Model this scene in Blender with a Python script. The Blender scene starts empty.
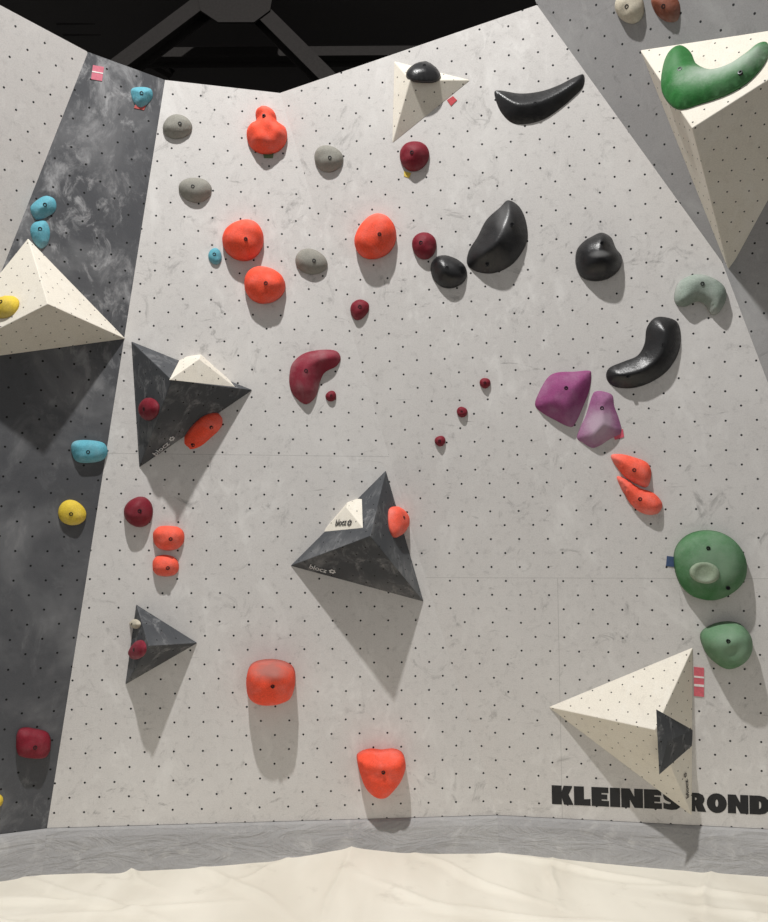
import bpy, bmesh, math, random
from mathutils import Vector, Matrix, noise
from mathutils.geometry import delaunay_2d_cdt
random.seed(4)
scene=bpy.context.scene
scene.view_settings.view_transform='Standard'
col=scene.collection
# ------------------------------------------------------------ camera
FPX=770.0
CAM=Vector((0,-4.3,1.6)); PITCH=math.radians(7.6)
FW=Vector((0,math.cos(PITCH),math.sin(PITCH))); RT=Vector((1,0,0)); UP=Vector((0,-math.sin(PITCH),math.cos(PITCH)))
cd=bpy.data.cameras.new('camera'); cam=bpy.data.objects.new('camera',cd); col.objects.link(cam)
cd.sensor_fit='HORIZONTAL'; cd.sensor_width=36; cd.lens=36*FPX/768
cam.location=CAM; cam.rotation_euler=(math.pi/2+PITCH,0,0); scene.camera=cam
def ray(px,py): return (FW*FPX+RT*(px-384)+UP*(461-py))
def pz(px,py,z):
    d=ray(px,py); return CAM+d*((z-CAM.z)/d.z)
def pyd(px,py,y):
    d=ray(px,py); return CAM+d*((y-CAM.y)/d.y)
class Plane:
    def __init__(s,a,b,c):
        n=(b-a).cross(c-a).normalized()
        if n.dot(CAM-a)<0: n=-n
        s.o=a.copy(); s.n=n
        u=Vector((0,0,1)).cross(n)
        s.u=u.normalized(); s.v=n.cross(s.u)
    def hit(s,px,py,off=0.0):
        d=ray(px,py); t=((s.o+s.n*off)-CAM).dot(s.n)/d.dot(s.n)
        return CAM+d*t
    def uv(s,p): return Vector(((p-s.o).dot(s.u),(p-s.o).dot(s.v)))
    def raised(s,h):
        q=Plane.__new__(Plane); q.o=s.o+s.n*h; q.n=s.n; q.u=s.u; q.v=s.v; return q
    def mat(s,p):
        m=Matrix((( s.u.x,s.v.x,s.n.x,p.x),(s.u.y,s.v.y,s.n.y,p.y),(s.u.z,s.v.z,s.n.z,p.z),(0,0,0,1)))
        return m
def lin(c):
    return tuple(((x/255)/12.92 if x/255<=0.04045 else ((x/255+0.055)/1.055)**2.4) for x in c)
# ------------------------------------------------------------ materials
class NT:
    def __init__(s,name):
        m=bpy.data.materials.new(name); m.use_nodes=True; s.m=m; s.t=m.node_tree
        s.b=s.t.nodes['Principled BSDF']
    def n(s,ty,**k):
        x=s.t.nodes.new(ty)
        for a,b in k.items(): setattr(x,a,b)
        return x
    def l(s,a,b): s.t.links.new(a,b)
    def math(s,op,a,b=None,c=None,clamp=False):
        x=s.n('ShaderNodeMath',operation=op); x.use_clamp=clamp
        for i,v in enumerate((a,b,c)):
            if v is None: continue
            if isinstance(v,(int,float)): x.inputs[i].default_value=v
            else: s.l(v,x.inputs[i])
        return x.outputs[0]
    def mix(s,f,a,b):
        x=s.n('ShaderNodeMix',data_type='RGBA')
        if isinstance(f,(int,float)): x.inputs[0].default_value=f
        else: s.l(f,x.inputs[0])
        for i,v in ((6,a),(7,b)):
            if isinstance(v,tuple): x.inputs[i].default_value=(*v[:3],1)
            else: s.l(v,x.inputs[i])
        return x.outputs[2]
    def noise(s,vec,scale,detail=4,rough=0.5,dist=0.0):
        x=s.n('ShaderNodeTexNoise'); x.inputs['Scale'].default_value=scale; x.inputs['Detail'].default_value=detail
        x.inputs['Roughness'].default_value=rough; x.inputs['Distortion'].default_value=dist
        s.l(vec,x.inputs['Vector']); return x.outputs[0]
    def ramp(s,f,lo,hi):
        x=s.n('ShaderNodeMapRange'); x.interpolation_type='SMOOTHSTEP'
        s.l(f,x.inputs[0]); x.inputs[1].default_value=lo; x.inputs[2].default_value=hi
        return x.outputs[0]
    def scale(s,vec,v,off=(0,0,0)):
        x=s.n('ShaderNodeVectorMath',operation='MULTIPLY_ADD'); s.l(vec,x.inputs[0]); x.inputs[1].default_value=v; x.inputs[2].default_value=off
        return x.outputs[0]
    def bump(s,h,st,d=0.01):
        x=s.n('ShaderNodeBump'); x.inputs['Strength'].default_value=st; x.inputs['Distance'].default_value=d
        s.l(h,x.inputs['Height']); s.l(x.outputs[0],s.b.inputs['Normal'])
def holes(t,uv,sp,r):
    outs=[]
    for off in (0.0,0.5):
        a=t.n('ShaderNodeVectorMath',operation='MULTIPLY_ADD'); t.l(uv,a.inputs[0])
        a.inputs[1].default_value=(1/sp,1/sp,0); a.inputs[2].default_value=(off+50,off+50,0)
        f=t.n('ShaderNodeVectorMath',operation='FRACTION'); t.l(a.outputs[0],f.inputs[0])
        g=t.n('ShaderNodeVectorMath',operation='SUBTRACT'); t.l(f.outputs[0],g.inputs[0]); g.inputs[1].default_value=(0.5,0.5,0)
        h=t.n('ShaderNodeVectorMath',operation='LENGTH'); t.l(g.outputs[0],h.inputs[0]); outs.append(h.outputs['Value'])
    m=t.math('MINIMUM',outs[0],outs[1])
    return t.math('LESS_THAN',m,r/sp)
def wall_mat(name,base,dark,light,chalk,hole=(0.025,0.025,0.027),sp=0.15,r=0.0056,seams=(),scuff=0.5,rough=0.8,fibre=0.05,slo=0.57,upper=None):
    t=NT(name); uv=t.n('ShaderNodeTexCoord').outputs['UV']
    sx=t.n('ShaderNodeSeparateXYZ'); t.l(uv,sx.inputs[0])
    fine=t.noise(uv,150,3,0.6); med=t.noise(uv,22,6,0.75); big=t.noise(uv,1.3,5,0.6,0.4)
    c=t.mix(t.ramp(fine,0.35,0.65),tuple(x*(1-fibre) for x in base),tuple(min(1,x*(1+fibre)) for x in base))
    c=t.mix(t.math('MULTIPLY',t.ramp(med,0.5,0.75),0.3),c,dark)
    c=t.mix(t.math('MULTIPLY',t.ramp(big,0.45,0.7),chalk*0.6),c,light)
    sm=t.noise(t.scale(uv,(1.0,0.6,1)),3.4,8,0.68,0.6)
    smf=t.math('MULTIPLY',t.ramp(sm,0.52,0.72),chalk*1.3,clamp=True)
    s2=t.noise(t.scale(uv,(1.3,0.8,1),(3.3,9.1,0)),9,6,0.7,0.5); gate=t.ramp(t.noise(t.scale(uv,(1,1,1),(5,2,0)),1.1,3,0.5),0.45,0.62)
    s2f=t.math('MULTIPLY',t.math('MULTIPLY',t.ramp(s2,0.5,0.68),gate),chalk*1.2,clamp=True)
    if upper:
        up=t.ramp(sx.outputs[1],upper[0],upper[1]); up=t.math('MULTIPLY_ADD',up,0.75,0.35)
        smf=t.math('MULTIPLY',smf,up,clamp=True); s2f=t.math('MULTIPLY',s2f,up,clamp=True)
    c=t.mix(smf,c,light)
    c=t.mix(s2f,c,light)
    sc=t.noise(t.scale(uv,(1,0.8,1),(7.3,3.1,0)),6.0,6,0.74,1.2)
    c=t.mix(t.math('MULTIPLY',t.ramp(sc,slo,0.76),scuff,clamp=True),c,dark)
    sc2=t.noise(t.scale(uv,(0.5,1.6,1),(1.3,23.1,0)),5.0,7,0.7,2.5)
    c=t.mix(t.math('MULTIPLY',t.ramp(sc2,0.62,0.72),scuff*0.8,clamp=True),c,dark)
    for ax,val,lo,hi in seams:
        o=sx.outputs[0] if ax=='u' else sx.outputs[1]; q=sx.outputs[1] if ax=='u' else sx.outputs[0]
        d=t.math('ABSOLUTE',t.math('SUBTRACT',o,val))
        k=t.math('LESS_THAN',d,0.0016)
        k=t.math('MULTIPLY',k,t.math('MULTIPLY',t.math('GREATER_THAN',q,lo),t.math('LESS_THAN',q,hi)))
        c=t.mix(t.math('MULTIPLY',k,0.35),c,dark)
    h=holes(t,uv,sp,r)
    c=t.mix(h,c,hole)
    t.l(c,t.b.inputs['Base Color']); t.b.inputs['Roughness'].default_value=rough
    t.b.inputs['Specular IOR Level'].default_value=0.15
    t.bump(fine,0.08,0.002)
    return t.m
def hold_mat(name,rgb,chalk=0.3,rough=0.7,chalkc=(0.66,0.64,0.63),spec=0.2,cs=4.5,patch=None,dirt=0.0):
    """patch: (x,y,(rx,ry),amount,colour) soft worn area in local metres"""
    t=NT(name); b=lin(rgb); ob=t.n('ShaderNodeTexCoord').outputs['Object']
    a=t.noise(ob,cs,4,0.6,0.2); f=t.noise(ob,140,3,0.6)
    c=t.mix(t.ramp(f,0.3,0.7),tuple(x*0.88 for x in b),tuple(min(1,x*1.08) for x in b))
    c=t.mix(t.math('MULTIPLY',t.ramp(a,0.38,0.78),chalk,clamp=True),c,chalkc)
    if dirt:
        dn=t.noise(t.scale(ob,(1,1,1),(3,5,1)),22,6,0.75,0.5)
        c=t.mix(t.math('MULTIPLY',t.ramp(dn,0.5,0.72),dirt),c,tuple(x*0.35 for x in b))
    if patch:
        px,py,pr,am,pc=patch
        v=t.scale(ob,(1/pr[0],1/pr[1],0),(-px/pr[0],-py/pr[1],0))
        ln=t.n('ShaderNodeVectorMath',operation='LENGTH'); t.l(v,ln.inputs[0])
        n2=t.noise(ob,14,5,0.7)
        m=t.ramp(t.math('ADD',ln.outputs['Value'],t.math('MULTIPLY',t.math('SUBTRACT',n2,0.5),0.9)),1.15,0.2)
        c=t.mix(t.math('MULTIPLY',m,am),c,pc)
    t.l(c,t.b.inputs['Base Color']); t.b.inputs['Roughness'].default_value=rough
    t.b.inputs['Specular IOR Level'].default_value=spec
    t.bump(f,0.3,0.004); return t.m
def flat_mat(name,rgb,rough=0.6,metal=0.0,nz=0.1):
    t=NT(name); b=lin(rgb); ob=t.n('ShaderNodeTexCoord').outputs['Object']
    f=t.noise(ob,60,3,0.6)
    c=t.mix(t.ramp(f,0.3,0.7),tuple(x*(1-nz) for x in b),tuple(min(1,x*(1+nz)) for x in b))
    t.l(c,t.b.inputs['Base Color']); t.b.inputs['Roughness'].default_value=rough; t.b.inputs['Metallic'].default_value=metal
    return t.m
# ------------------------------------------------------------ mesh helpers
def mkobj(name,verts,faces,mat=None,smooth=False,world=None,parent=None):
    me=bpy.data.meshes.new(name); me.from_pydata([tuple(v) for v in verts],[],faces); me.update()
    bm=bmesh.new(); bm.from_mesh(me); bmesh.ops.recalc_face_normals(bm,faces=bm.faces); bm.to_mesh(me); bm.free()
    if smooth:
        for p in me.polygons: p.use_smooth=True
    ob=bpy.data.objects.new(name,me); col.objects.link(ob)
    if mat: me.materials.append(mat)
    if parent is not None:
        ob.parent=parent
        ob.matrix_parent_inverse=parent.matrix_world.inverted()
    if world is not None: ob.matrix_world=world
    return ob
def planar_uv(ob,pl=None):
    me=ob.data; uvl=me.uv_layers.new(name='UVMap'); mw=ob.matrix_world
    for p in me.polygons:
        if pl is None:
            n=(mw.to_3x3()@p.normal).normalized(); u=Vector((0,0,1)).cross(n)
            u=u.normalized() if u.length>1e-3 else Vector((1,0,0)); v=n.cross(u); o=mw@p.center
        else: u,v,o=pl.u,pl.v,pl.o
        for li in p.loop_indices:
            w=mw@me.vertices[me.loops[li].vertex_index].co-o
            uvl.data[li].uv=(w.dot(u),w.dot(v))
def panel(name,pl,pts,mat,thick=0.12,label=None):
    c=sum(pts,Vector())/len(pts); n=len(pts)
    V=[p-c for p in pts]+[p-c-pl.n*thick for p in pts]
    F=[list(range(n)),list(range(2*n-1,n-1,-1))]+[[i,(i+1)%n,n+(i+1)%n,n+i] for i in range(n)]
    ob=mkobj(name,V,F,mat,world=Matrix.Translation(c)); bpy.context.view_layer.update()
    planar_uv(ob,pl); ob['kind']='structure'
    ob['label']=label or 'painted plywood climbing wall panel with bolt holes'; ob['category']='wall'
    return ob
# ------------------------------------------------------------ wall planes
ZB=0.25
F_=pz(497,815,ZB); R_=pz(768,829,ZB); T_=pyd(280,93,F_.y-0.45)
PB=Plane(F_,R_,T_)
L_=pz(47,828,ZB); PA=Plane(F_,T_,L_)
TL=PA.hit(165,80); LL=pz(0,834,ZB); PC=Plane(L_,TL,LL)
c1=PC.hit(88,52); c2=PC.hit(0,275); PD=Plane(c1,c2,pz(0,5,c1.z-0.02))
A0=PB.hit(537,5); M0=PB.hit(722,262); N0=PB.hit(768,383)
PE=Plane(A0,M0,pyd(900,60,A0.y-0.75)); S0=PE.hit(900,200); PF=Plane(M0,N0,S0)
va=PA.uv(PA.hit(250,455)).y; vb=PB.uv(PB.hit(560,578)).y
wl=lin((200,197,194)); dk=lin((126,124,122)); wh=lin((221,219,216))
mA=wall_mat('plywood_light_left',wl,dk,wh,0.45,seams=[('v',va,-9,9)],scuff=0.7)
mB=wall_mat('plywood_light_right',wl,dk,wh,0.45,seams=[('v',vb,-9,9),('u',PB.uv(PB.hit(560,700)).x,-9,vb)],scuff=0.7)
mD=wall_mat('plywood_light_side',wl,dk,wh,0.3,scuff=0.2)
mC=wall_mat('plywood_charcoal',lin((80,81,84)),lin((62,64,67)),lin((176,176,177)),0.5,hole=(0.01,0.01,0.01),scuff=0.35,upper=(PC.uv(PC.hit(60,420)).y,PC.uv(PC.hit(110,200)).y))
mE=wall_mat('plywood_grey',lin((148,147,147)),lin((110,110,110)),lin((172,172,171)),0.4)
panel('wall_back_left',PA,[T_,TL,L_,F_],mA,label='light grey plywood climbing wall panel with bolt holes')
panel('wall_back_right',PB,[T_,F_,PB.hit(900,835.8),PB.hit(900,730),N0,M0,A0],mB,label='light grey plywood climbing wall with bolt holes and painted lettering')
panel('wall_left',PC,[TL,c1,c2,PC.hit(-120,579),PC.hit(-120,849.3),L_],mC,label='charcoal climbing wall panel dusted with chalk')
panel('wall_far_left',PD,[c1,PD.hit(-120,-59),PD.hit(-260,300),PC.hit(-120,579),c2],mD,label='light grey plywood climbing wall panel at the edge')
panel('wall_right',PE,[A0,M0,S0,PE.hit(900,-120),PE.hit(520,-40)],mE,label='mid grey overhanging climbing wall panel')
panel('wall_right_lower',PF,[M0,PB.hit(900,730),PF.hit(1010,420),S0],mE,label='mid grey climbing wall panel below the overhang')
# kickboard
mK=NT('grey_padding'); 
ob_=mK.n('ShaderNodeTexCoord').outputs['Object']
k1=mK.noise(mK.scale(ob_,(0.6,1,2)),2.2,4,0.55,0.3); k2=mK.noise(ob_,120,3,0.6); k3=mK.noise(ob_,9,6,0.7,0.6); k4=mK.noise(mK.scale(ob_,(1.4,1,5)),2.5,4,0.6,1.2)
kc=mK.mix(mK.ramp(k1,0.3,0.75),lin((148,147,147)),lin((166,165,164)))
kc=mK.mix(mK.math('MULTIPLY',mK.ramp(k2,0.4,0.7),0.3),kc,lin((136,135,134)))
kc=mK.mix(mK.math('MULTIPLY',mK.ramp(k3,0.5,0.75),0.5),kc,lin((188,186,183)))
mK.l(kc,mK.b.inputs['Base Color']); mK.b.inputs['Roughness'].default_value=0.85; mK.b.inputs['Specular IOR Level'].default_value=0.1; mK.bump(k4,0.5,0.04)
def kick(name,a,b):
    d=(b-a).normalized(); nrm=Vector((d.y,-d.x,0)); 
    if nrm.dot(CAM-a)<0: nrm=-nrm
    c=(a+b)/2; c.z=0.1; a=a.copy(); b=b.copy()
    prof=((0.09,-0.05),(0.06,0.08),(0.03,ZB-0.04),(0.016,ZB-0.012),(0.002,ZB-0.002),(-0.1,ZB-0.002),(-0.1,-0.05)); n=len(prof)
    V=[]
    for p in (a,b):
        for off,z in prof:
            q=p+nrm*off; q.z=z; V.append(q-c)
    Fc=[list(range(n)),list(range(2*n-1,n-1,-1))]+[[i,(i+1)%n,n+(i+1)%n,n+i] for i in range(n)]
    o=mkobj(name,V,Fc,mK.m,world=Matrix.Translation(c)); o['kind']='structure'; o['label']='grey padded strip along the wall foot'; o['category']='baseboard'
kick('baseboard_left',pz(-150,852.5,ZB),L_); kick('baseboard_back_left',L_,F_); kick('baseboard_back_right',F_,PB.hit(900,835.8))
# ------------------------------------------------------------ floor mat
tM=NT('cream_mat_cover'); ob_=tM.n('ShaderNodeTexCoord').outputs['Object']
a_=tM.noise(tM.scale(ob_,(2.2,0.8,1)),1.2,3,0.5,0.4); w_n=tM.noise(tM.scale(ob_,(1.5,0.7,1)),1.6,2,0.45,1.0)
cc=tM.mix(tM.ramp(a_,0.3,0.7),lin((212,206,192)),lin((224,219,206)))
cc=tM.mix(tM.math('MULTIPLY',tM.ramp(tM.noise(ob_,7,5,0.6),0.58,0.75),0.3),cc,lin((176,168,154)))
tM.l(cc,tM.b.inputs['Base Color']); tM.b.inputs['Roughness'].default_value=0.7; tM.b.inputs['Specular IOR Level'].default_value=0.2; tM.bump(w_n,0.3,0.05)
bump_c=pz(352,862,0.0)
NX,NY=560,190; V=[];Fc=[]
CR=[(-1.9,-0.15,-0.9,-0.75),(-1.0,-0.05,-0.35,-0.7),(-0.15,0.1,-0.30,-0.9),(0.15,0.0,0.75,-0.55),(0.6,0.05,1.5,-0.35),(1.1,-0.3,2.1,-0.5),(-2.2,-0.45,-1.3,-0.5),(0.1,-0.55,1.2,-0.75),(1.7,0.0,1.4,-0.7),
    (-1.5,0.0,-1.1,-0.3),(-0.7,-0.5,-1.6,-0.65),(-0.1,-0.3,0.5,-0.7),(0.9,-0.05,0.8,-0.5),(1.3,-0.5,2.0,-0.75),(-0.45,0.0,-0.75,-0.35),(-1.9,-0.6,-1.2,-0.85)]
CRP=[(a,b,c,d,0.020-0.006*((i*7)%3)/2,0.016+0.006*((i*5)%3)/2) for i,(a,b,c,d) in enumerate(CR)]
def mz(x,y):
    s=0.010*noise.noise(Vector((x*0.8,y*0.8,1.2)))
    for x0,y0,x1,y1,hh,ww in CRP:
        dx=x1-x0;dy=y1-y0;L2=dx*dx+dy*dy;t=((x-x0)*dx+(y-y0)*dy)/L2
        if t<-0.4 or t>1.4: continue
        tt=max(0,min(1,t)); wob=0.05*noise.noise(Vector((tt*2.5,x0*7,0)))
        L=math.sqrt(L2); e=((x-x0)*dy-(y-y0)*dx)/L+wob
        if abs(e)>0.25: continue
        end=max(0,abs(t-0.5)-0.5)*L
        k=math.sin(math.pi*max(0.08,min(0.92,tt)))*math.exp(-(end/0.1)**2)
        s+=hh*k*(math.exp(-abs(e/ww)**1.3)-0.35*math.exp(-((e-0.05)/0.04)**2))
    return s
for j in range(NY+1):
    y=-1.9+(j/NY)*2.4
    for i in range(NX+1):
        x=-3.4+6.8*i/NX
        dx=(x-bump_c.x)
        z=0.045+mz(x,y)
        z+=0.08*math.exp(-(abs(dx)/0.42)**1.1)*math.exp(-((y-0.1)/0.6)**2)
        z+=0.02*math.exp(-((dx-0.8)/0.5)**2)*math.exp(-((y)/0.5)**2)
        V.append((x,y,z))
for j in range(NY):
    for i in range(NX):
        k=j*(NX+1)+i; Fc.append([k,k+1,k+NX+2,k+NX+1])
mat_o=mkobj('crash_mat',V,Fc,tM.m,smooth=True)
mat_o['label']='cream fabric crash mat with soft folds at the wall foot'; mat_o['category']='mat'
fm=flat_mat('dark_floor',(60,60,60),0.9)
fl=mkobj('floor',[(-8,-8,-0.06),(8,-8,-0.06),(8,9,-0.06),(-8,9,-0.06)],[[0,1,2,3]],fm); fl['kind']='structure'
fl['label']='dark hall floor beneath the mat'; fl['category']='floor'
# ------------------------------------------------------------ ceiling and steel
mCe=flat_mat('black_ceiling',(48,45,44),0.95)
ce=mkobj('ceiling',[(-8,0.4,6.4),(8,0.4,6.4),(8,9,6.4),(-8,9,6.4)],[[0,1,2,3]],mCe); ce['kind']='structure'; ce['label']='black hall ceiling'; ce['category']='ceiling'
bw=mkobj('wall_back',[(-8,8.9,-0.06),(8,8.9,-0.06),(8,8.9,6.4),(-8,8.9,6.4)],[[0,1,2,3]],mCe); bw['kind']='structure'; bw['label']='black rear hall wall'; bw['category']='wall'
mSt=flat_mat('dark_steel',(40,38,37),0.9,0.0)
mSt.node_tree.nodes['Principled BSDF'].inputs['Specular IOR Level'].default_value=0.1
def beam(p,q,w=0.14,d=0.16,name='steel_beam'):
    z=(q-p); L=z.length; z.normalize(); x=z.cross(Vector((0,1,0))); x=x.normalized() if x.length>0.01 else Vector((1,0,0)); y=z.cross(x)
    m=Matrix(((x.x,y.x,z.x,(p.x+q.x)/2),(x.y,y.y,z.y,(p.y+q.y)/2),(x.z,y.z,z.z,(p.z+q.z)/2),(0,0,0,1)))
    t=0.015
    prof=[(-w/2,-d/2),(w/2,-d/2),(w/2,-d/2+t),(t/2,-d/2+t),(t/2,d/2-t),(w/2,d/2-t),(w/2,d/2),(-w/2,d/2),(-w/2,d/2-t),(-t/2,d/2-t),(-t/2,-d/2+t),(-w/2,-d/2+t)]
    n=12; V=[(a,b,-L/2) for a,b in prof]+[(a,b,L/2) for a,b in prof]
    Fc=[list(range(n)),list(range(2*n-1,n-1,-1))]+[[i,(i+1)%n,n+(i+1)%n,n+i] for i in range(n)]
    o=mkobj(name,V,Fc,mSt,world=m); o['category']='steel beam'; o['group']='roof beams'
    return o
Y1=1.6
for (a,b,w) in (((118,72),(232,-14),0.13),((240,-6),(338,92),0.13)):
    o=beam(pyd(*a,Y1),pyd(*b,Y1),w); o['label']='dark diagonal steel roof brace'
for (a,b,w) in (((60,24),(420,18),0.12),((140,58),(420,56),0.09)):
    o=beam(pyd(*a,Y1+0.5),pyd(*b,Y1+0.5),w); o['label']='dark horizontal steel roof beam'
for (a,b) in (((20,-20),(170,70)),((330,-10),(480,40)),((360,50),(450,-20))):
    o=beam(pyd(*a,Y1+0.9),pyd(*b,Y1+0.9),0.1); o['label']='dark sloping steel roof beam behind the braces'
g=[pyd(x,y,Y1-0.1) for x,y in ((196,-12),(274,-12),(270,10),(254,22),(218,22),(200,10))]; gc=sum(g,Vector())/6
V=[p-gc for p in g]+[p-gc+Vector((0,0.02,0)) for p in g]
o=mkobj('gusset_plate',V,[[0,1,2,3,4,5],[11,10,9,8,7,6]]+[[i,(i+1)%6,6+(i+1)%6,6+i] for i in range(6)],mSt,world=Matrix.Translation(gc))
o['label']='dark steel plate joining the roof braces'; o['category']='steel plate'
# ------------------------------------------------------------ volumes
mCream=wall_mat('volume_cream',lin((218,212,199)),lin((170,162,150)),lin((228,225,217)),0.3,hole=(0.06,0.055,0.05),sp=0.1,r=0.004,scuff=0.2)
mDarkV=wall_mat('volume_charcoal',lin((74,76,79)),lin((56,58,61)),lin((165,165,165)),0.35,hole=(0.01,0.01,0.01),sp=0.12,r=0.004,scuff=0.2)
def volume(pl,base,apex,h,mat,label,group=None,bev=0.004):
    B=[pl.hit(*p,0.0) for p in base]; n=len(B)
    A=pl.hit(*apex,h)
    c=sum(B,Vector())/n
    m=pl.mat(c); mi=m.inverted()
    V=[mi@b for b in B]+[mi@A]
    Fc=[[i,(i+1)%n,n] for i in range(n)]+[list(range(n-1,-1,-1))]
    o=mkobj('climbing_volume',V,Fc,mat,world=m); bpy.context.view_layer.update(); planar_uv(o)
    md=o.modifiers.new('bevel','BEVEL'); md.width=bev; md.segments=2
    o['label']=label; o['category']='climbing volume'
    if group: o['group']=group
    return o,[Plane(B[i],B[(i+1)%n],A) for i in range(n)]
v1,f1=volume(PC,[(28,238),(126,339),(-75,366)],(48,304),0.30,mCream,'cream triangular pyramid volume on the charcoal panel')
v2,f2=volume(PA,[(131,341),(253,390),(139,468)],(172,380),0.30,mDarkV,'charcoal triangular volume carrying a small cream wedge')
v3,f3=volume(PA,[(386,470),(424,602),(290,566)],(370,536),0.33,mDarkV,'charcoal triangular volume with white logo near the seam')
v4,f4=volume(PA,[(136,604),(198,643),(125,685)],(149,646),0.22,mDarkV,'small charcoal triangular pyramid volume')
v5,f5=volume(PB,[(548,707),(693,647),(692,816)],(655,730),0.27,mCream,'cream triangular volume above the painted lettering')
v6,f6=volume(PB,[(394,61),(471,80),(392,144)],(410,80),0.09,mCream,'small cream triangular volume near the wall top')
v7,f7=volume(PE,[(640,50),(870,15),(729,272)],(692,128),0.30,mCream,'large cream triangular volume on the grey overhang')
v8,f8=volume(f2[0],[(169,380),(182,355),(204,346),(235,387)],(199,359),0.10,mCream,'small cream wedge volume fixed on a charcoal volume',bev=0.002)
v9,f9=volume(f3[2],[(322,532),(349,498),(362,499),(363,528)],(346,507),0.045,mCream,'small cream wedge volume with logo on a charcoal volume',bev=0.002)
v10,f10=volume(f5[1],[(656,709),(693,730),(692,746),(659,775)],(668,741),0.03,mDarkV,'small charcoal wedge volume set into a cream volume',bev=0.002)
# ------------------------------------------------------------ holds
mBolt=flat_mat('bolt_steel',(38,38,40),0.4,0.6)
def catmull(P,sub):
    n=len(P);out=[]
    for i in range(n):
        p0,p1,p2,p3=P[i-1],P[i],P[(i+1)%n],P[(i+2)%n]
        for k in range(sub):
            t=k/sub
            out.append(0.5*((2*p1)+(p2-p0)*t+(2*p0-5*p1+4*p2-p3)*t*t+(3*p1-p0-3*p2+p3)*t**3))
    return out
def inside(p,P):
    c=False;n=len(P);j=n-1
    for i in range(n):
        a,b=P[i],P[j]
        if (a.y>p.y)!=(b.y>p.y) and p.x<(b.x-a.x)*(p.y-a.y)/(b.y-a.y)+a.x: c=not c
        j=i
    return c
def dist(p,P):
    m=1e9;n=len(P)
    for i in range(n):
        a=P[i];b=P[(i+1)%n];ab=b-a;t=max(0,min(1,(p-a).dot(ab)/max(ab.length_squared,1e-12)))
        m=min(m,(p-a-ab*t).length)
    return m
def E(cx,cy,rx,ry,rot=0,irr=0.05,n=14,sq=2.0):
    out=[];ph=random.random()*9
    for i in range(n):
        a=2*math.pi*i/n; k=1+irr*math.sin(2*a+ph)+irr*0.6*math.sin(3*a+ph*2)
        c,s=math.cos(a),math.sin(a)
        q=(abs(c)**sq+abs(s)**sq)**(-1/sq)
        x=rx*c*q*k;y=ry*s*q*k;r=math.radians(rot)
        out.append((cx+x*math.cos(r)-y*math.sin(r),cy+x*math.sin(r)+y*math.cos(r)))
    return out
hcount=0
def bolt_mesh(o,c,pl,q,hz,dm):
    r=min(0.010,dm*0.26); m=12; BV=[];BF=[]
    rings=[(r*1.0,-0.02),(r*1.0,0.0012),(r*0.62,0.0016),(r*0.5,-0.006)]
    for rr,zz in rings:
        for i in range(m): BV.append((rr*math.cos(2*math.pi*i/m),rr*math.sin(2*math.pi*i/m),zz))
    for kk in range(3):
        for i in range(m): BF.append([kk*m+i,kk*m+(i+1)%m,(kk+1)*m+(i+1)%m,(kk+1)*m+i])
    BF.append(list(range(3*m,4*m))); BF.append(list(range(m-1,-1,-1)))
    w=pl.mat(c+pl.u*q.x+pl.v*q.y+pl.n*hz)
    mkobj('bolt',BV,BF,mBolt,world=w,parent=o)
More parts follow.
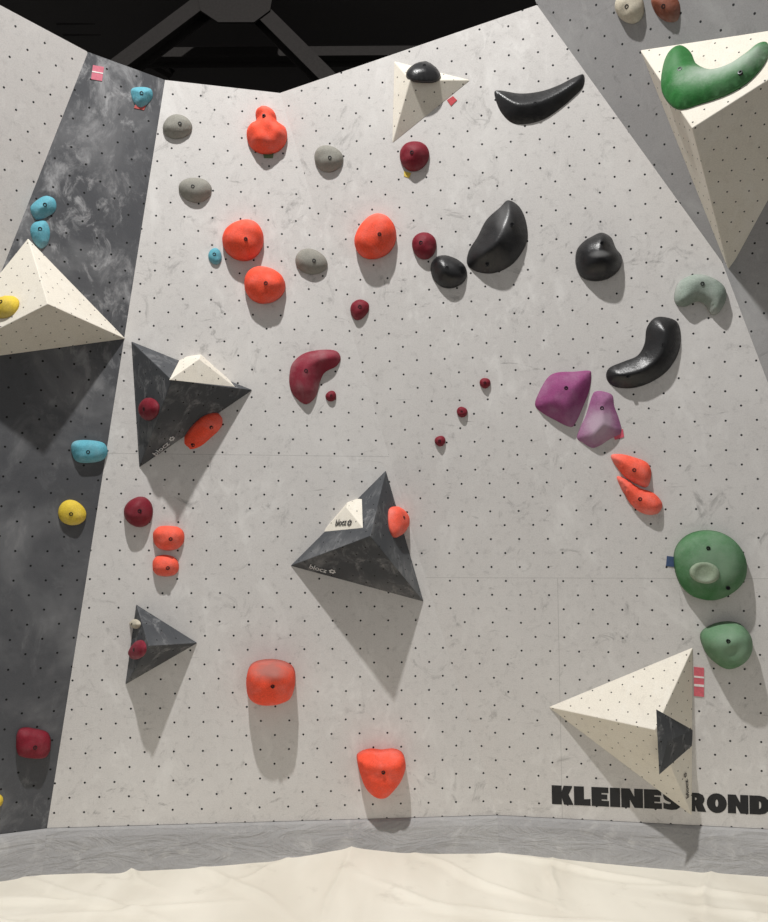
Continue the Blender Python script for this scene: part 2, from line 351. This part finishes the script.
def hold(pl,shape,mat,label,k=0.85,p=2.0,tilt=(0,0),bolt=None,group=None,flat=1.0,smooth=3,dimples=(),lump=0.06,name='climbing_hold',nobolt=False,cat='climbing hold',parent=None):
    global hcount; hcount+=1
    cx=sum(q[0] for q in shape)/len(shape); cy=sum(q[1] for q in shape)/len(shape)
    def outline(off):
        c=pl.hit(cx,cy,off)
        return c,catmull([Vector(((pl.hit(*q,off)-c).dot(pl.u),(pl.hit(*q,off)-c).dot(pl.v))) for q in shape],5)
    c,P=outline(0)
    def dmax_of(P):
        xs=[q.x for q in P];ys=[q.y for q in P];m=0
        for i in range(1,20):
            for j in range(1,20):
                q=Vector((min(xs)+(max(xs)-min(xs))*i/20,min(ys)+(max(ys)-min(ys))*j/20))
                if inside(q,P): m=max(m,dist(q,P))
        return m
    dm=dmax_of(P); h=k*dm
    c,P=outline(0.3*h); c=c-pl.n*0.3*h
    area=sum(P[i].x*P[(i+1)%len(P)].y-P[(i+1)%len(P)].x*P[i].y for i in range(len(P)))
    if area<0: P.reverse()
    n=len(P); pts=list(P); 
    for ins in (0.03,0.09,0.17):
        for i in range(n):
            if ins>0.05 and i%2: continue
            t=(P[(i+1)%n]-P[i-1]).normalized(); q=P[i]+Vector((-t.y,t.x))*ins*dm
            if inside(q,P) and dist(q,P)>ins*dm*0.85: pts.append(q)
    xs=[q.x for q in P];ys=[q.y for q in P]; g=dm/9
    y=min(ys);row=0
    while y<max(ys):
        x=min(xs)+(g/2 if row%2 else 0)
        while x<max(xs):
            q=Vector((x,y))
            if inside(q,P) and dist(q,P)>0.25*dm: pts.append(q)
            x+=g
        y+=g*0.87;row+=1
    res=delaunay_2d_cdt(pts,[(i,(i+1)%n) for i in range(n)],[],1,1e-7)
    vs,es,fs=res[0],res[1],res[2]
    R=max(max(xs)-min(xs),max(ys)-min(ys))/2
    H=[];D=[]
    sd=Vector((hcount*3.7,hcount*1.3,0))
    for v in vs:
        d=dist(v,P) ; D.append(d)
        t=min(1,d/(dm*flat)); hh=h*(1-(1-t)**p)**(1/p)
        hh*=max(0.15,1+tilt[0]*v.x/R+tilt[1]*v.y/R)
        hh*=1+lump*noise.noise(Vector((v.x/R*1.8,v.y/R*1.8,0))+sd)*2
        H.append(hh)
    nb=[[] for _ in vs]
    for a,b in es: nb[a].append(b); nb[b].append(a)
    for _ in range(smooth):
        H=[H[i] if D[i]<0.05*dm or not nb[i] else 0.5*H[i]+0.5*sum(H[j] for j in nb[i])/len(nb[i]) for i in range(len(vs))]
    for (dx,dy,dr,dd) in dimples:
        w=pl.hit(dx,dy,h)-c; q=Vector((w.dot(pl.u),w.dot(pl.v))); rr=dr*0.0054
        for i,v in enumerate(vs):
            e=(v-q).length/rr
            H[i]-=dd*h*math.exp(-e**4)
    V=[(v.x,v.y,(hh if D[i]>1e-5 else -0.002)) for i,(v,hh) in enumerate(zip(vs,H))]
    Fc=[list(f) for f in fs]
    bd={}
    for f in Fc:
        for i in range(len(f)):
            e=(f[i],f[(i+1)%len(f)]); bd[e]=1
    be={a:b for (a,b) in bd if (b,a) not in bd}
    if be:
        s=next(iter(be)); loop=[s]; x=be[s]
        while x!=s and len(loop)<len(be)+2: loop.append(x); x=be.get(x,s)
        Fc.append(loop[::-1])
    o=mkobj(name,V,Fc,mat,smooth=True,world=pl.mat(c),parent=parent); bpy.context.view_layer.update()
    o.data.polygons[len(Fc)-1].use_smooth=False
    o['label']=label
    if parent is None: o['category']=cat
    if group: o['group']=group
    if not nobolt:
        bl=bolt if isinstance(bolt,list) else [bolt]
        for b in bl:
            if b is None:
                best=max(range(len(vs)),key=lambda i:D[i]); q=Vector(vs[best])
            else:
                w=pl.hit(b[0],b[1],0.85*h)-c; q=Vector((w.dot(pl.u),w.dot(pl.v)))
            near=sorted(range(len(vs)),key=lambda i:(vs[i]-q).length)[:5]
            bolt_mesh(o,c,pl,q,max(H[i] for i in near),dm)
    return o
RED=hold_mat('hold_orange_red',(238,84,58),0.14,cs=8,dirt=0.18)
REDL=hold_mat('hold_orange_red_ledge',(236,84,58),0.14,cs=8,dirt=0.2,patch=(0.0,0.085,(0.14,0.055),0.8,(0.27,0.15,0.13)))
RED2=hold_mat('hold_orange_red_chalky',(236,94,72),0.3,dirt=0.15)
WINE=hold_mat('hold_dark_red',(118,28,42),0.1,0.6)
WINEC=hold_mat('hold_dark_red_chalky',(128,38,54),0.22,0.65)
BLK=hold_mat('hold_black',(22,22,24),0.08,0.33,(0.2,0.2,0.2),0.5)
BLKC=hold_mat('hold_black_worn',(21,21,23),0.05,0.32,(0.2,0.2,0.2),0.5,patch=(0.0,-0.01,(0.06,0.02),0.35,(0.4,0.4,0.4)))
BLKD=hold_mat('hold_black_dusty',(24,24,26),0.1,0.36,(0.2,0.2,0.2),0.5,patch=(0.03,0.08,(0.05,0.10),0.2,(0.3,0.3,0.3)))
GRY=hold_mat('hold_grey',(136,134,126),0.3,0.85,(0.5,0.49,0.46))
GGR=hold_mat('hold_grey_green',(136,148,138),0.7,0.8,(0.5,0.5,0.48))
GRN=hold_mat('hold_green',(56,108,62),0.35,0.6,(0.3,0.4,0.3),patch=(0,0.02,(0.2,0.16),0.3,(0.42,0.5,0.42)))
GRNC=hold_mat('hold_green_chalky',(44,108,52),0.15,0.55,(0.4,0.46,0.4),patch=(0.06,-0.03,(0.24,0.09),0.7,(0.42,0.47,0.42)))
PUR=hold_mat('hold_purple',(136,66,112),0.45,0.75,(0.46,0.34,0.43))
PURC=hold_mat('hold_purple_chalky',(142,86,126),0.4,0.8,(0.52,0.46,0.51),cs=3,patch=(0.0,-0.02,(0.10,0.12),0.6,(0.52,0.45,0.5)))
CYA=hold_mat('hold_cyan',(92,160,176),0.3,0.75)
YEL=hold_mat('hold_yellow',(212,184,62),0.25,0.7)
CRM=hold_mat('hold_cream',(186,178,160),0.3,0.85)
BRN=hold_mat('hold_brown',(120,68,50),0.2,0.7)
LIP=hold_mat('hold_chalked_pocket',(136,150,128),0.5,0.8,(0.45,0.48,0.42))
G='orange-red climbing holds'
hold(PA,[(255,112),(258,107),(265,105),(272,108),(276,114),(277,120),(286,127),(286,140),(277,150),(262,152),(250,145),(246,132),(250,123),(256,119)],RED,'orange-red knobbly hold with a raised upper lobe',k=1.0,bolt=(264,116),group=G,lump=0.15)
hold(PA,E(243,239,20,21),RED,'round orange-red hold above a matching one',bolt=(246,240),group=G,k=1.1,p=2.4)
hold(PA,E(264,284,20,19),RED,'round orange-red hold below a matching one',bolt=(266,284),group=G,k=1.1,p=2.4)
hold(PB,E(375,236,20,23,20),RED,'orange-red egg-shaped hold beside the wall fold',bolt=(380,235),group=G,k=1.1,p=2.4)
hold(PA,E(168,538,15,13,0,0.05,14,2.5),RED2,'small orange-red block hold',group=G,bolt=(171,539),k=1.0,tilt=(0,.2))
hold(PA,E(165,566,13,11,0,0.03,14,2.5),RED2,'small orange-red block hold beneath another',group=G,bolt=(168,568),k=1.0,tilt=(0,.2))
hold(PA,[(246,684),(248,670),(256,663),(272,661),(286,664),(294,671),(295,686),(290,699),(276,705),(260,705),(249,698)],REDL,'chunky orange-red hold with a flat chalked ledge',group=G,bolt=(273,685),k=1.5,tilt=(0,.25),p=3.0,flat=0.8)
hold(PA,[(357,761),(361,754),(371,751),(382,752),(394,751),(403,755),(406,765),(403,777),(396,789),(386,799),(375,798),(364,786)],RED,'orange-red rounded triangular hold near the wall foot',group=G,bolt=(383,771),k=1.3,tilt=(0,.3),flat=0.8,p=2.7)
hold(f2[1],[(182,454),(184,443),(192,430),(204,419),(217,415),(223,419),(220,428),(209,440),(197,450),(188,456)],RED,'long orange-red hold on a charcoal volume',group=G,k=1.0,p=2.5,bolt=[(211,427),(193,445)])
hold(f3[0],[(391,509),(399,506),(408,512),(411,523),(405,533),(396,537),(391,526)],RED2,'orange-red hold on the charcoal volume',group=G,k=0.6,bolt=(403,518))
hold(PB,[(611,457),(620,454),(634,457),(648,463),(652,474),(648,487),(638,485),(624,476)],RED2,'chalky orange-red wedge hold above its pair',group=G,k=0.9,p=1.6,bolt=(634,470))
hold(PB,[(617,478),(626,479),(640,488),(654,493),(663,504),(658,514),(644,514),(630,503)],RED2,'chalky orange-red wedge hold below its pair',group=G,k=0.9,p=1.6,bolt=(640,499))
G='grey climbing holds'
hold(PA,E(177,126,15,12,8),GRY,'grey rounded hold near the top',group=G,bolt=(180,124),k=0.75)
hold(PA,E(195,189,16,13,10),GRY,'plain grey oval climbing hold',group=G,bolt=(193,187),k=0.75)
hold(PB,E(328,158,14,14),GRY,'grey round hold beside the wall fold',group=G,bolt=(330,158),k=0.75)
hold(PA,E(311,261,16,13,8),GRY,'grey oval hold beside the wall fold',group=G,bolt=(314,261),k=0.75)
hold(PB,[(675,294),(680,281),(694,274),(710,276),(724,285),(727,298),(720,312),(712,314),(706,305),(698,301),(686,306),(677,304)],GGR,'chalky grey-green curved hold',k=1.0,bolt=(702,284))
G='dark red climbing holds'
hold(PB,E(414,155,14,16,20),WINE,'dark red oval hold below a cream volume',group=G,bolt=(412,153),k=0.9)
hold(PB,E(424,245,13,13),WINE,'dark red round hold beside a black one',group=G,bolt=(421,243),k=0.9)
hold(PB,[(352,303),(360,299),(368,303),(368,311),(361,319),(354,319),(350,311)],WINE,'small dark red hold by the wall fold',group=G,bolt=(360,307),k=0.8)
hold(PA,[(289,376),(292,363),(303,353),(320,349),(336,350),(341,358),(336,366),(325,372),(320,382),(316,396),(306,404),(295,397),(290,388)],WINEC,'dark red curved hold dusted with chalk',group=G,bolt=(306,371),k=0.8,p=1.4,smooth=2)
for pl_,x,y in ((PA,331,396),(PB,485,383),(PB,462,412),(PB,440,441)):
    hold(pl_,E(x,y,5.3,5.6),WINE,'tiny dark red foothold',group='tiny dark red footholds',k=1.0,smooth=1)
hold(PA,E(138,512,14,16,-10),WINE,'dark red rounded hold above orange-red blocks',group=G,bolt=(140,511),k=1.1)
hold(f2[2],E(148,409,9,12,10),WINE,'dark red hold on a charcoal volume',group=G,k=0.6)
hold(f4[2],E(137,650,7,11,35),WINEC,'small dark red hold on a small charcoal volume',group=G,k=0.5)
hold(PC,E(33,744,17,15,5,0.04,16,3.5),WINE,'blocky dark red hold on the charcoal panel',group=G,k=0.9,p=2.5)
G='black climbing holds'
hold(PB,[(494,92),(500,89),(520,92),(540,90),(558,84),(574,76),(584,73),(584,85),(574,96),(560,108),(545,118),(528,123),(512,122),(500,110)],BLK,'long black crescent hold near the wall top',group=G,k=0.6,p=1.15,smooth=1,lump=0.03,bolt=(535,104))
hold(PB,[(500,205),(508,198),(519,204),(526,218),(528,237),(521,253),(510,265),(494,272),(478,271),(467,264),(468,250),(477,235),(486,218)],BLKD,'large black teardrop hold with a soft ridge',k=0.9,p=1.15,smooth=1,lump=0.03,tilt=(0.1,-.05),bolt=[(512,224),(487,262)],group=G)
hold(PB,E(448,271,18,17,30,0.06),BLK,'black rounded hold beside a dark red one',group=G,k=0.9,bolt=(447,268),p=1.5)
hold(PB,[(592,235),(602,231),(612,236),(617,247),(623,256),(620,269),(608,278),(593,280),(581,275),(576,263),(577,249),(584,240)],BLKC,'black bulging hold with chalk marks',group=G,k=1.0,bolt=(602,243),p=1.5)
hold(PB,[(654,318),(664,316),(678,321),(682,336),(679,354),(668,371),(652,382),(634,388),(616,387),(607,379),(609,368),(624,361),(638,355),(645,343),(647,328)],BLK,'large black crescent hold beside a purple one',group=G,k=0.8,p=1.2,smooth=1,lump=0.03,bolt=[(663,345),(628,376)])
hold(f6[0],[(406,72),(412,65),(424,62),(435,66),(441,74),(436,79),(424,80),(412,78)],BLK,'small black dome hold on a cream volume',group=G,k=0.6)
G='green climbing holds'
gh=hold(PB,[(675,565),(677,548),(688,536),(704,531),(722,533),(738,543),(747,560),(746,579),(734,593),(715,601),(695,598),(681,585)],GRN,'large round green hold with a chalked pocket',group=G,k=0.65,p=2.4,lump=0.02,bolt=[(708,548),(728,588)],flat=0.9)
hold(PB.raised(0.108),E(705,573,15,11,10,0.02),LIP,'chalk-whitened pocket of the hold',k=0.45,p=2.5,name='pocket',nobolt=True,parent=gh,dimples=[(705,573,8,0.75)],smooth=1,lump=0)
hold(PB,[(702,636),(712,627),(728,623),(743,626),(752,638),(752,653),(743,665),(729,670),(716,664),(706,652)],GRN,'green rounded hold below a larger green one',group=G,k=1.2,p=2.4,bolt=(727,640),flat=0.9,tilt=(0,.15))
hold(f7[0],[(661,90),(662,66),(669,50),(680,44),(690,50),(696,62),(710,68),(728,63),(745,52),(758,42),(768,42),(766,58),(750,78),(728,92),(700,102),(676,107)],GRNC,'large green curved hold whitened with chalk on a cream volume',group=G,k=0.55,bolt=[(680,70),(740,72)],lump=0.02,smooth=6)
G='purple climbing holds'
hold(PB,[(535,405),(538,394),(547,378),(557,372),(575,371),(589,370),(592,374),(590,390),(583,408),(576,423),(570,427),(553,419),(541,412)],PUR,'purple squarish hold with soft facets',k=0.6,p=1.2,flat=0.8,smooth=1,lump=0.02,tilt=(0,-.2),bolt=(566,388),group=G)
hold(PB,[(592,396),(596,391),(604,391),(613,395),(615,406),(620,420),(622,433),(611,439),(600,446),(592,448),(583,443),(577,438),(580,428),(586,415)],PURC,'purple angular hold streaked with white chalk',k=0.65,p=1.15,smooth=1,lump=0.02,bolt=(602,408),group=G)
G='light blue climbing holds'
hold(PC,[(131,89),(140,86),(151,88),(153,96),(148,103),(141,107),(134,102)],CYA,'small light blue hold near the top of the charcoal panel',group=G,k=0.8,p=1.3,smooth=1)
hold(PC,[(30,208),(36,200),(46,195),(55,199),(56,209),(48,216),(36,219)],CYA,'light blue hold at the edge of the charcoal panel',group=G,k=0.8,p=1.3,smooth=1)
hold(PC,[(30,230),(34,222),(45,220),(50,230),(48,243),(41,248),(34,242)],CYA,'light blue hold above a cream volume',group=G,k=0.8,p=1.3,smooth=1)
hold(PC,[(71,448),(75,441),(90,440),(104,443),(108,452),(103,460),(90,463),(76,461)],CYA,'light blue oblong hold on the charcoal panel',group=G,k=0.8,bolt=(88,452))
hold(PA,E(215,256,7,8),CYA,'tiny light blue hold beside an orange-red one',group=G,k=0.8)
G='yellow climbing holds'
hold(PC,E(72,513,14,13),YEL,'round yellow hold on the charcoal panel',group=G,k=0.7,bolt=(71,514))
hold(f1[2],E(4,306,14,10,-30),YEL,'yellow hold on a cream volume',group=G,k=0.8)
hold(PC,E(-3,801,6,7),YEL,'small yellow hold low on the charcoal panel',group=G,k=0.8)
hold(f4[2],E(135,624,4.5,5),CRM,'tiny cream foothold on a small charcoal volume',k=0.8,smooth=1)
hold(PE,E(629,7,15,16),CRM,'cream rounded hold on the grey overhang',k=0.8)
hold(PE,[(650,0),(658,-8),(672,-6),(679,5),(677,20),(666,22),(655,14)],BRN,'brown angular hold on the grey overhang',k=0.8,p=1.4)
# ------------------------------------------------------------ tags
def tag(pl,quad,rgb,label,stripes=None):
    P=[pl.hit(*q,0.003) for q in quad]; c=sum(P,Vector())/4; m=pl.mat(c); mi=m.inverted()
    V=[]
    for j in range(2):
        z=0.0 if j else -0.0028
        for p in P:
            q=mi@p; V.append((q.x,q.y,z))
    o=mkobj('route_tag',V,[[0,1,2,3],[7,6,5,4]]+[[i,(i+1)%4,4+(i+1)%4,4+i] for i in range(4)],flat_mat('tag',rgb,0.6),world=m)
    o['label']=label; o['category']='tag'; o['group']='route marking tags'
    bpy.context.view_layer.update()
    if stripes:
        a,b,c2,d=[mi@p for p in P]
        for t0,t1 in stripes:
            q=[a.lerp(d,t0),b.lerp(c2,t0),b.lerp(c2,t1),a.lerp(d,t1)]
            SV=[(x.x,x.y,zz) for zz in (0.0,0.0012) for x in q]
            mkobj('tag_stripe',SV,[[0,1,2,3],[7,6,5,4]]+[[i,(i+1)%4,4+(i+1)%4,4+i] for i in range(4)],flat_mat('tag_white',(225,218,215),0.6),world=m,parent=o)
    return o
tag(PC,[(93,65),(104,67),(102,81),(91,79)],(196,100,118),'pink paper tag high on the charcoal panel',[(0.42,0.5)])
tag(PC,[(136,103),(146,105),(144,110),(134,108)],(176,70,64),'reddish tag under a light blue hold')
tag(PB,[(447,100),(453,96),(457,100),(451,106)],(180,50,58),'small red tag beside a cream volume')
tag(PB,[(694,667),(704,668),(704,697),(694,696)],(205,96,108),'pink and white striped tag beside a cream volume',[(0.3,0.36),(0.58,0.66)])
tag(PB,[(667,556),(675,557),(674,567),(666,566)],(60,80,115),'small blue tag beside a green hold')
tag(PA,[(262,150),(274,151),(273,158),(264,158)],(84,108,74),'dark green tag under an orange-red hold')
tag(PB,[(404,171),(411,173),(409,178),(404,176)],(205,180,70),'small yellow tag under a dark red hold')
tag(PB,[(612,431),(623,429),(624,437),(615,440)],(205,84,104),'pink tag beside a purple hold')
# ------------------------------------------------------------ lettering
mTxt=flat_mat('black_paint',(24,24,26),0.7); mWt=flat_mat('white_print',(205,205,205),0.6); mGr=flat_mat('grey_print',(70,68,66),0.6)
def text(s,pl,p0,p1,hpx,mat,name,bold=0.0,parent=None,label=None,cat=None,off=0.0005,space=1.0):
    cu=bpy.data.curves.new('t','FONT'); cu.body=s; cu.size=1; cu.offset=bold; cu.extrude=0.0; cu.resolution_u=6; cu.space_character=space
    to=bpy.data.objects.new('t',cu); col.objects.link(to); bpy.context.view_layer.update()
    dg=bpy.context.evaluated_depsgraph_get(); me=bpy.data.meshes.new_from_object(to.evaluated_get(dg))
    bpy.data.objects.remove(to)
    xs=[v.co.x for v in me.vertices]; ys=[v.co.y for v in me.vertices]
    A=pl.hit(*p0,off);B=pl.hit(*p1,off); d=(B-A); W=d.length; d.normalize(); up=pl.n.cross(d)
    Hh=hpx*W/math.hypot(p1[0]-p0[0],p1[1]-p0[1])
    sx=W/(max(xs)-min(xs)); sy=Hh/(max(ys)-min(ys))
    for v in me.vertices: v.co=Vector(((v.co.x-min(xs))*sx,(v.co.y-min(ys))*sy,0.0))
    bm=bmesh.new(); bm.from_mesh(me)
    r=bmesh.ops.extrude_face_region(bm,geom=bm.faces[:])
    for e in r['geom']:
        if isinstance(e,bmesh.types.BMVert): e.co.z+=0.0008
    bmesh.ops.recalc_face_normals(bm,faces=bm.faces); bm.to_mesh(me); bm.free()
    me.materials.clear(); me.materials.append(mat)
    o=bpy.data.objects.new(name,me); col.objects.link(o)
    m=Matrix(((d.x,up.x,pl.n.x,A.x),(d.y,up.y,pl.n.y,A.y),(d.z,up.z,pl.n.z,A.z),(0,0,0,1)))
    if parent is not None:
        o.parent=parent; o.matrix_parent_inverse=parent.matrix_world.inverted()
    o.matrix_world=m
    if label: o['label']=label
    if cat: o['category']=cat
    return o
# extra-heavy block capitals with tiny counters
GL={
'K':(1.06,[[(0,0),(.5,0),(.5,.36),(.6,0),(1.06,0),(1.06,.06),(.84,.54),(1.02,.92),(1.02,1),(.6,1),(.5,.68),(.5,1),(0,1)]]),
'L':(.82,[[(0,0),(.82,0),(.82,.36),(.5,.33),(.5,1),(0,1)]]),
'E':(.86,[[(0,0),(.86,0),(.86,.3),(.5,.3),(.5,.37),(.78,.37),(.78,.63),(.5,.63),(.5,.7),(.84,.7),(.84,1),(0,1)]]),
'I':(.5,[[(0,0),(.5,0),(.5,1),(0,1)]]),
'N':(1.06,[[(0,0),(.42,0),(.42,.42),(.64,0),(1.06,0),(1.06,1),(.64,1),(.64,.58),(.42,1),(0,1)]]),
'S':(.86,[[(.02,.04),(.2,.0),(.4,-.02),(.64,.01),(.8,.12),(.86,.3),(.8,.48),(.64,.58),(.5,.63),(.48,.68),(.55,.72),(.68,.71),(.79,.68),(.79,.96),(.62,1.01),(.4,1.02),(.18,.98),(.05,.86),(.01,.7),(.06,.53),(.2,.43),(.36,.37),(.38,.32),(.3,.28),(.16,.3),(.02,.35)]]),
'R':(1.04,[[(0,0),(.49,0),(.49,.32),(.6,0),(1.04,0),(1.04,.05),(.88,.42),(.96,.56),(.98,.72),(.9,.9),(.68,1),(0,1)],[(.48,.62),(.48,.75),(.54,.75),(.58,.685),(.54,.62)]]),
'O':(1.04,[[(.52+.52*math.cos(a*math.pi/12),.5+.53*math.sin(a*math.pi/12)) for a in range(24)],[(.52+.075*math.cos(a*math.pi/8),.5+.2*math.sin(a*math.pi/8)) for a in range(16)]]),
'D':(1.04,[[(0,0),(.54,0),(.8,.06),(.97,.22),(1.04,.5),(.97,.78),(.8,.94),(.54,1),(0,1)],[(.49,.3),(.49,.7),(.55,.68),(.59,.61),(.6,.5),(.59,.39),(.55,.32)]]),
}
def slab(word,pl,p0,p1,hpx,mat,label):
    gap=0.05; x=0; V2=[];F2=[]
    for ch in word:
        w_,loops=GL[ch]
        pts=[];ed=[]
        for lp in loops:
            b=len(pts); pts+= [Vector((a+x,c)) for a,c in lp]; ed+=[(b+i,b+(i+1)%len(lp)) for i in range(len(lp))]
        r=delaunay_2d_cdt(pts,ed,[],1,1e-6)
        holesP=[[Vector((a+x,c)) for a,c in lp] for lp in loops[1:]]
        b=len(V2); V2+=list(r[0])
        for f in r[2]:
            cc_=sum((r[0][i] for i in f),Vector((0,0)))/len(f)
            if any(inside(cc_,hp) for hp in holesP): continue
            F2.append([b+i for i in f])
        x+=w_+gap
    tot=x-gap
    A=pl.hit(*p0,0.0005);B=pl.hit(*p1,0.0005); d=(B-A); W=d.length; d.normalize(); up=pl.n.cross(d)
    Hh=hpx*W/math.hypot(p1[0]-p0[0],p1[1]-p0[1])
    me=bpy.data.meshes.new('painted_lettering'); me.from_pydata([(v.x*W/tot,v.y*Hh,0) for v in V2],[],F2)
    bm=bmesh.new(); bm.from_mesh(me); r=bmesh.ops.extrude_face_region(bm,geom=bm.faces[:])
    for e in r['geom']:
        if isinstance(e,bmesh.types.BMVert): e.co.z+=0.0008
    bmesh.ops.recalc_face_normals(bm,faces=bm.faces); bm.to_mesh(me); bm.free(); me.materials.append(mat)
    o=bpy.data.objects.new('painted_lettering',me); col.objects.link(o)
    o.matrix_world=Matrix(((d.x,up.x,pl.n.x,A.x),(d.y,up.y,pl.n.y,A.y),(d.z,up.z,pl.n.z,A.z),(0,0,0,1)))
    o['label']=label; o['category']='lettering'
slab('KLEINES',PB,(552,804),(681,810),20,mTxt,'bold black painted capitals low on the wall')
slab('ROND',PB,(686,811),(770,815),20,mTxt,'bold black painted capitals beside a cream volume')
def logo(pl,p0,p1,h,mat,par):
    text('blocz',pl,p0,p1,h,mat,'logo_lettering',0.015,parent=par,off=0.004,label='small printed logo lettering')
    dx,dy=(p1[0]-p0[0]),(p1[1]-p0[1]); L=math.hypot(dx,dy); ux,uy=dx/L,dy/L; nx,ny=uy,-ux
    cx,cy=p1[0]+ux*h*0.8+nx*h*0.45,p1[1]+uy*h*0.8+ny*h*0.45
    V=[];Fc=[]
    C0=pl.hit(cx,cy,0.0045); m=pl.mat(C0); sc=(pl.hit(*p1)-pl.hit(*p0)).length/L
    for a in (90,210,330,30,150,270):
        ax,ay=0.34*h*sc*math.cos(math.radians(a)),0.34*h*sc*math.sin(math.radians(a)); r=0.17*h*sc
        b=len(V)
        for i in range(12): V.append((ax+r*math.cos(i*math.pi/6),ay+r*math.sin(i*math.pi/6),0))
        Fc.append(list(range(b,b+12)))
    mkobj('logo_emblem',V,Fc,mat,world=m,parent=par)
logo(f2[1],(156,456),(170,444),6,mWt,v2)
logo(f3[1],(309,568),(326,573),7,mWt,v3)
logo(f9[3],(335,526),(346,525),4.5,mGr,v9)
logo(f5[1],(689,797),(688,779),5,mGr,v5)
# ------------------------------------------------------------ lights
w=bpy.data.worlds.new('world'); scene.world=w; w.use_nodes=True
w.node_tree.nodes['Background'].inputs[0].default_value=(1.0,0.985,0.97,1); w.node_tree.nodes['Background'].inputs[1].default_value=0.36
def lamp(name,ty,loc,energy,size,color=(1,0.985,0.965),fall=None):
    ld=bpy.data.lights.new(name,ty); ld.energy=energy; ld.color=color; ld.shadow_soft_size=size
    if fall:
        ld.use_nodes=True; nt=ld.node_tree; em=nt.nodes['Emission']; lf=nt.nodes.new('ShaderNodeLightFalloff'); lf.inputs[0].default_value=fall
        nt.links.new(lf.outputs['Linear'],em.inputs['Strength'])
    o=bpy.data.objects.new(name,ld); col.objects.link(o); o.location=loc
    return o
lamp('hall_lamp','POINT',(-0.8,-2.85,6.8),242,0.06,fall=1.0)
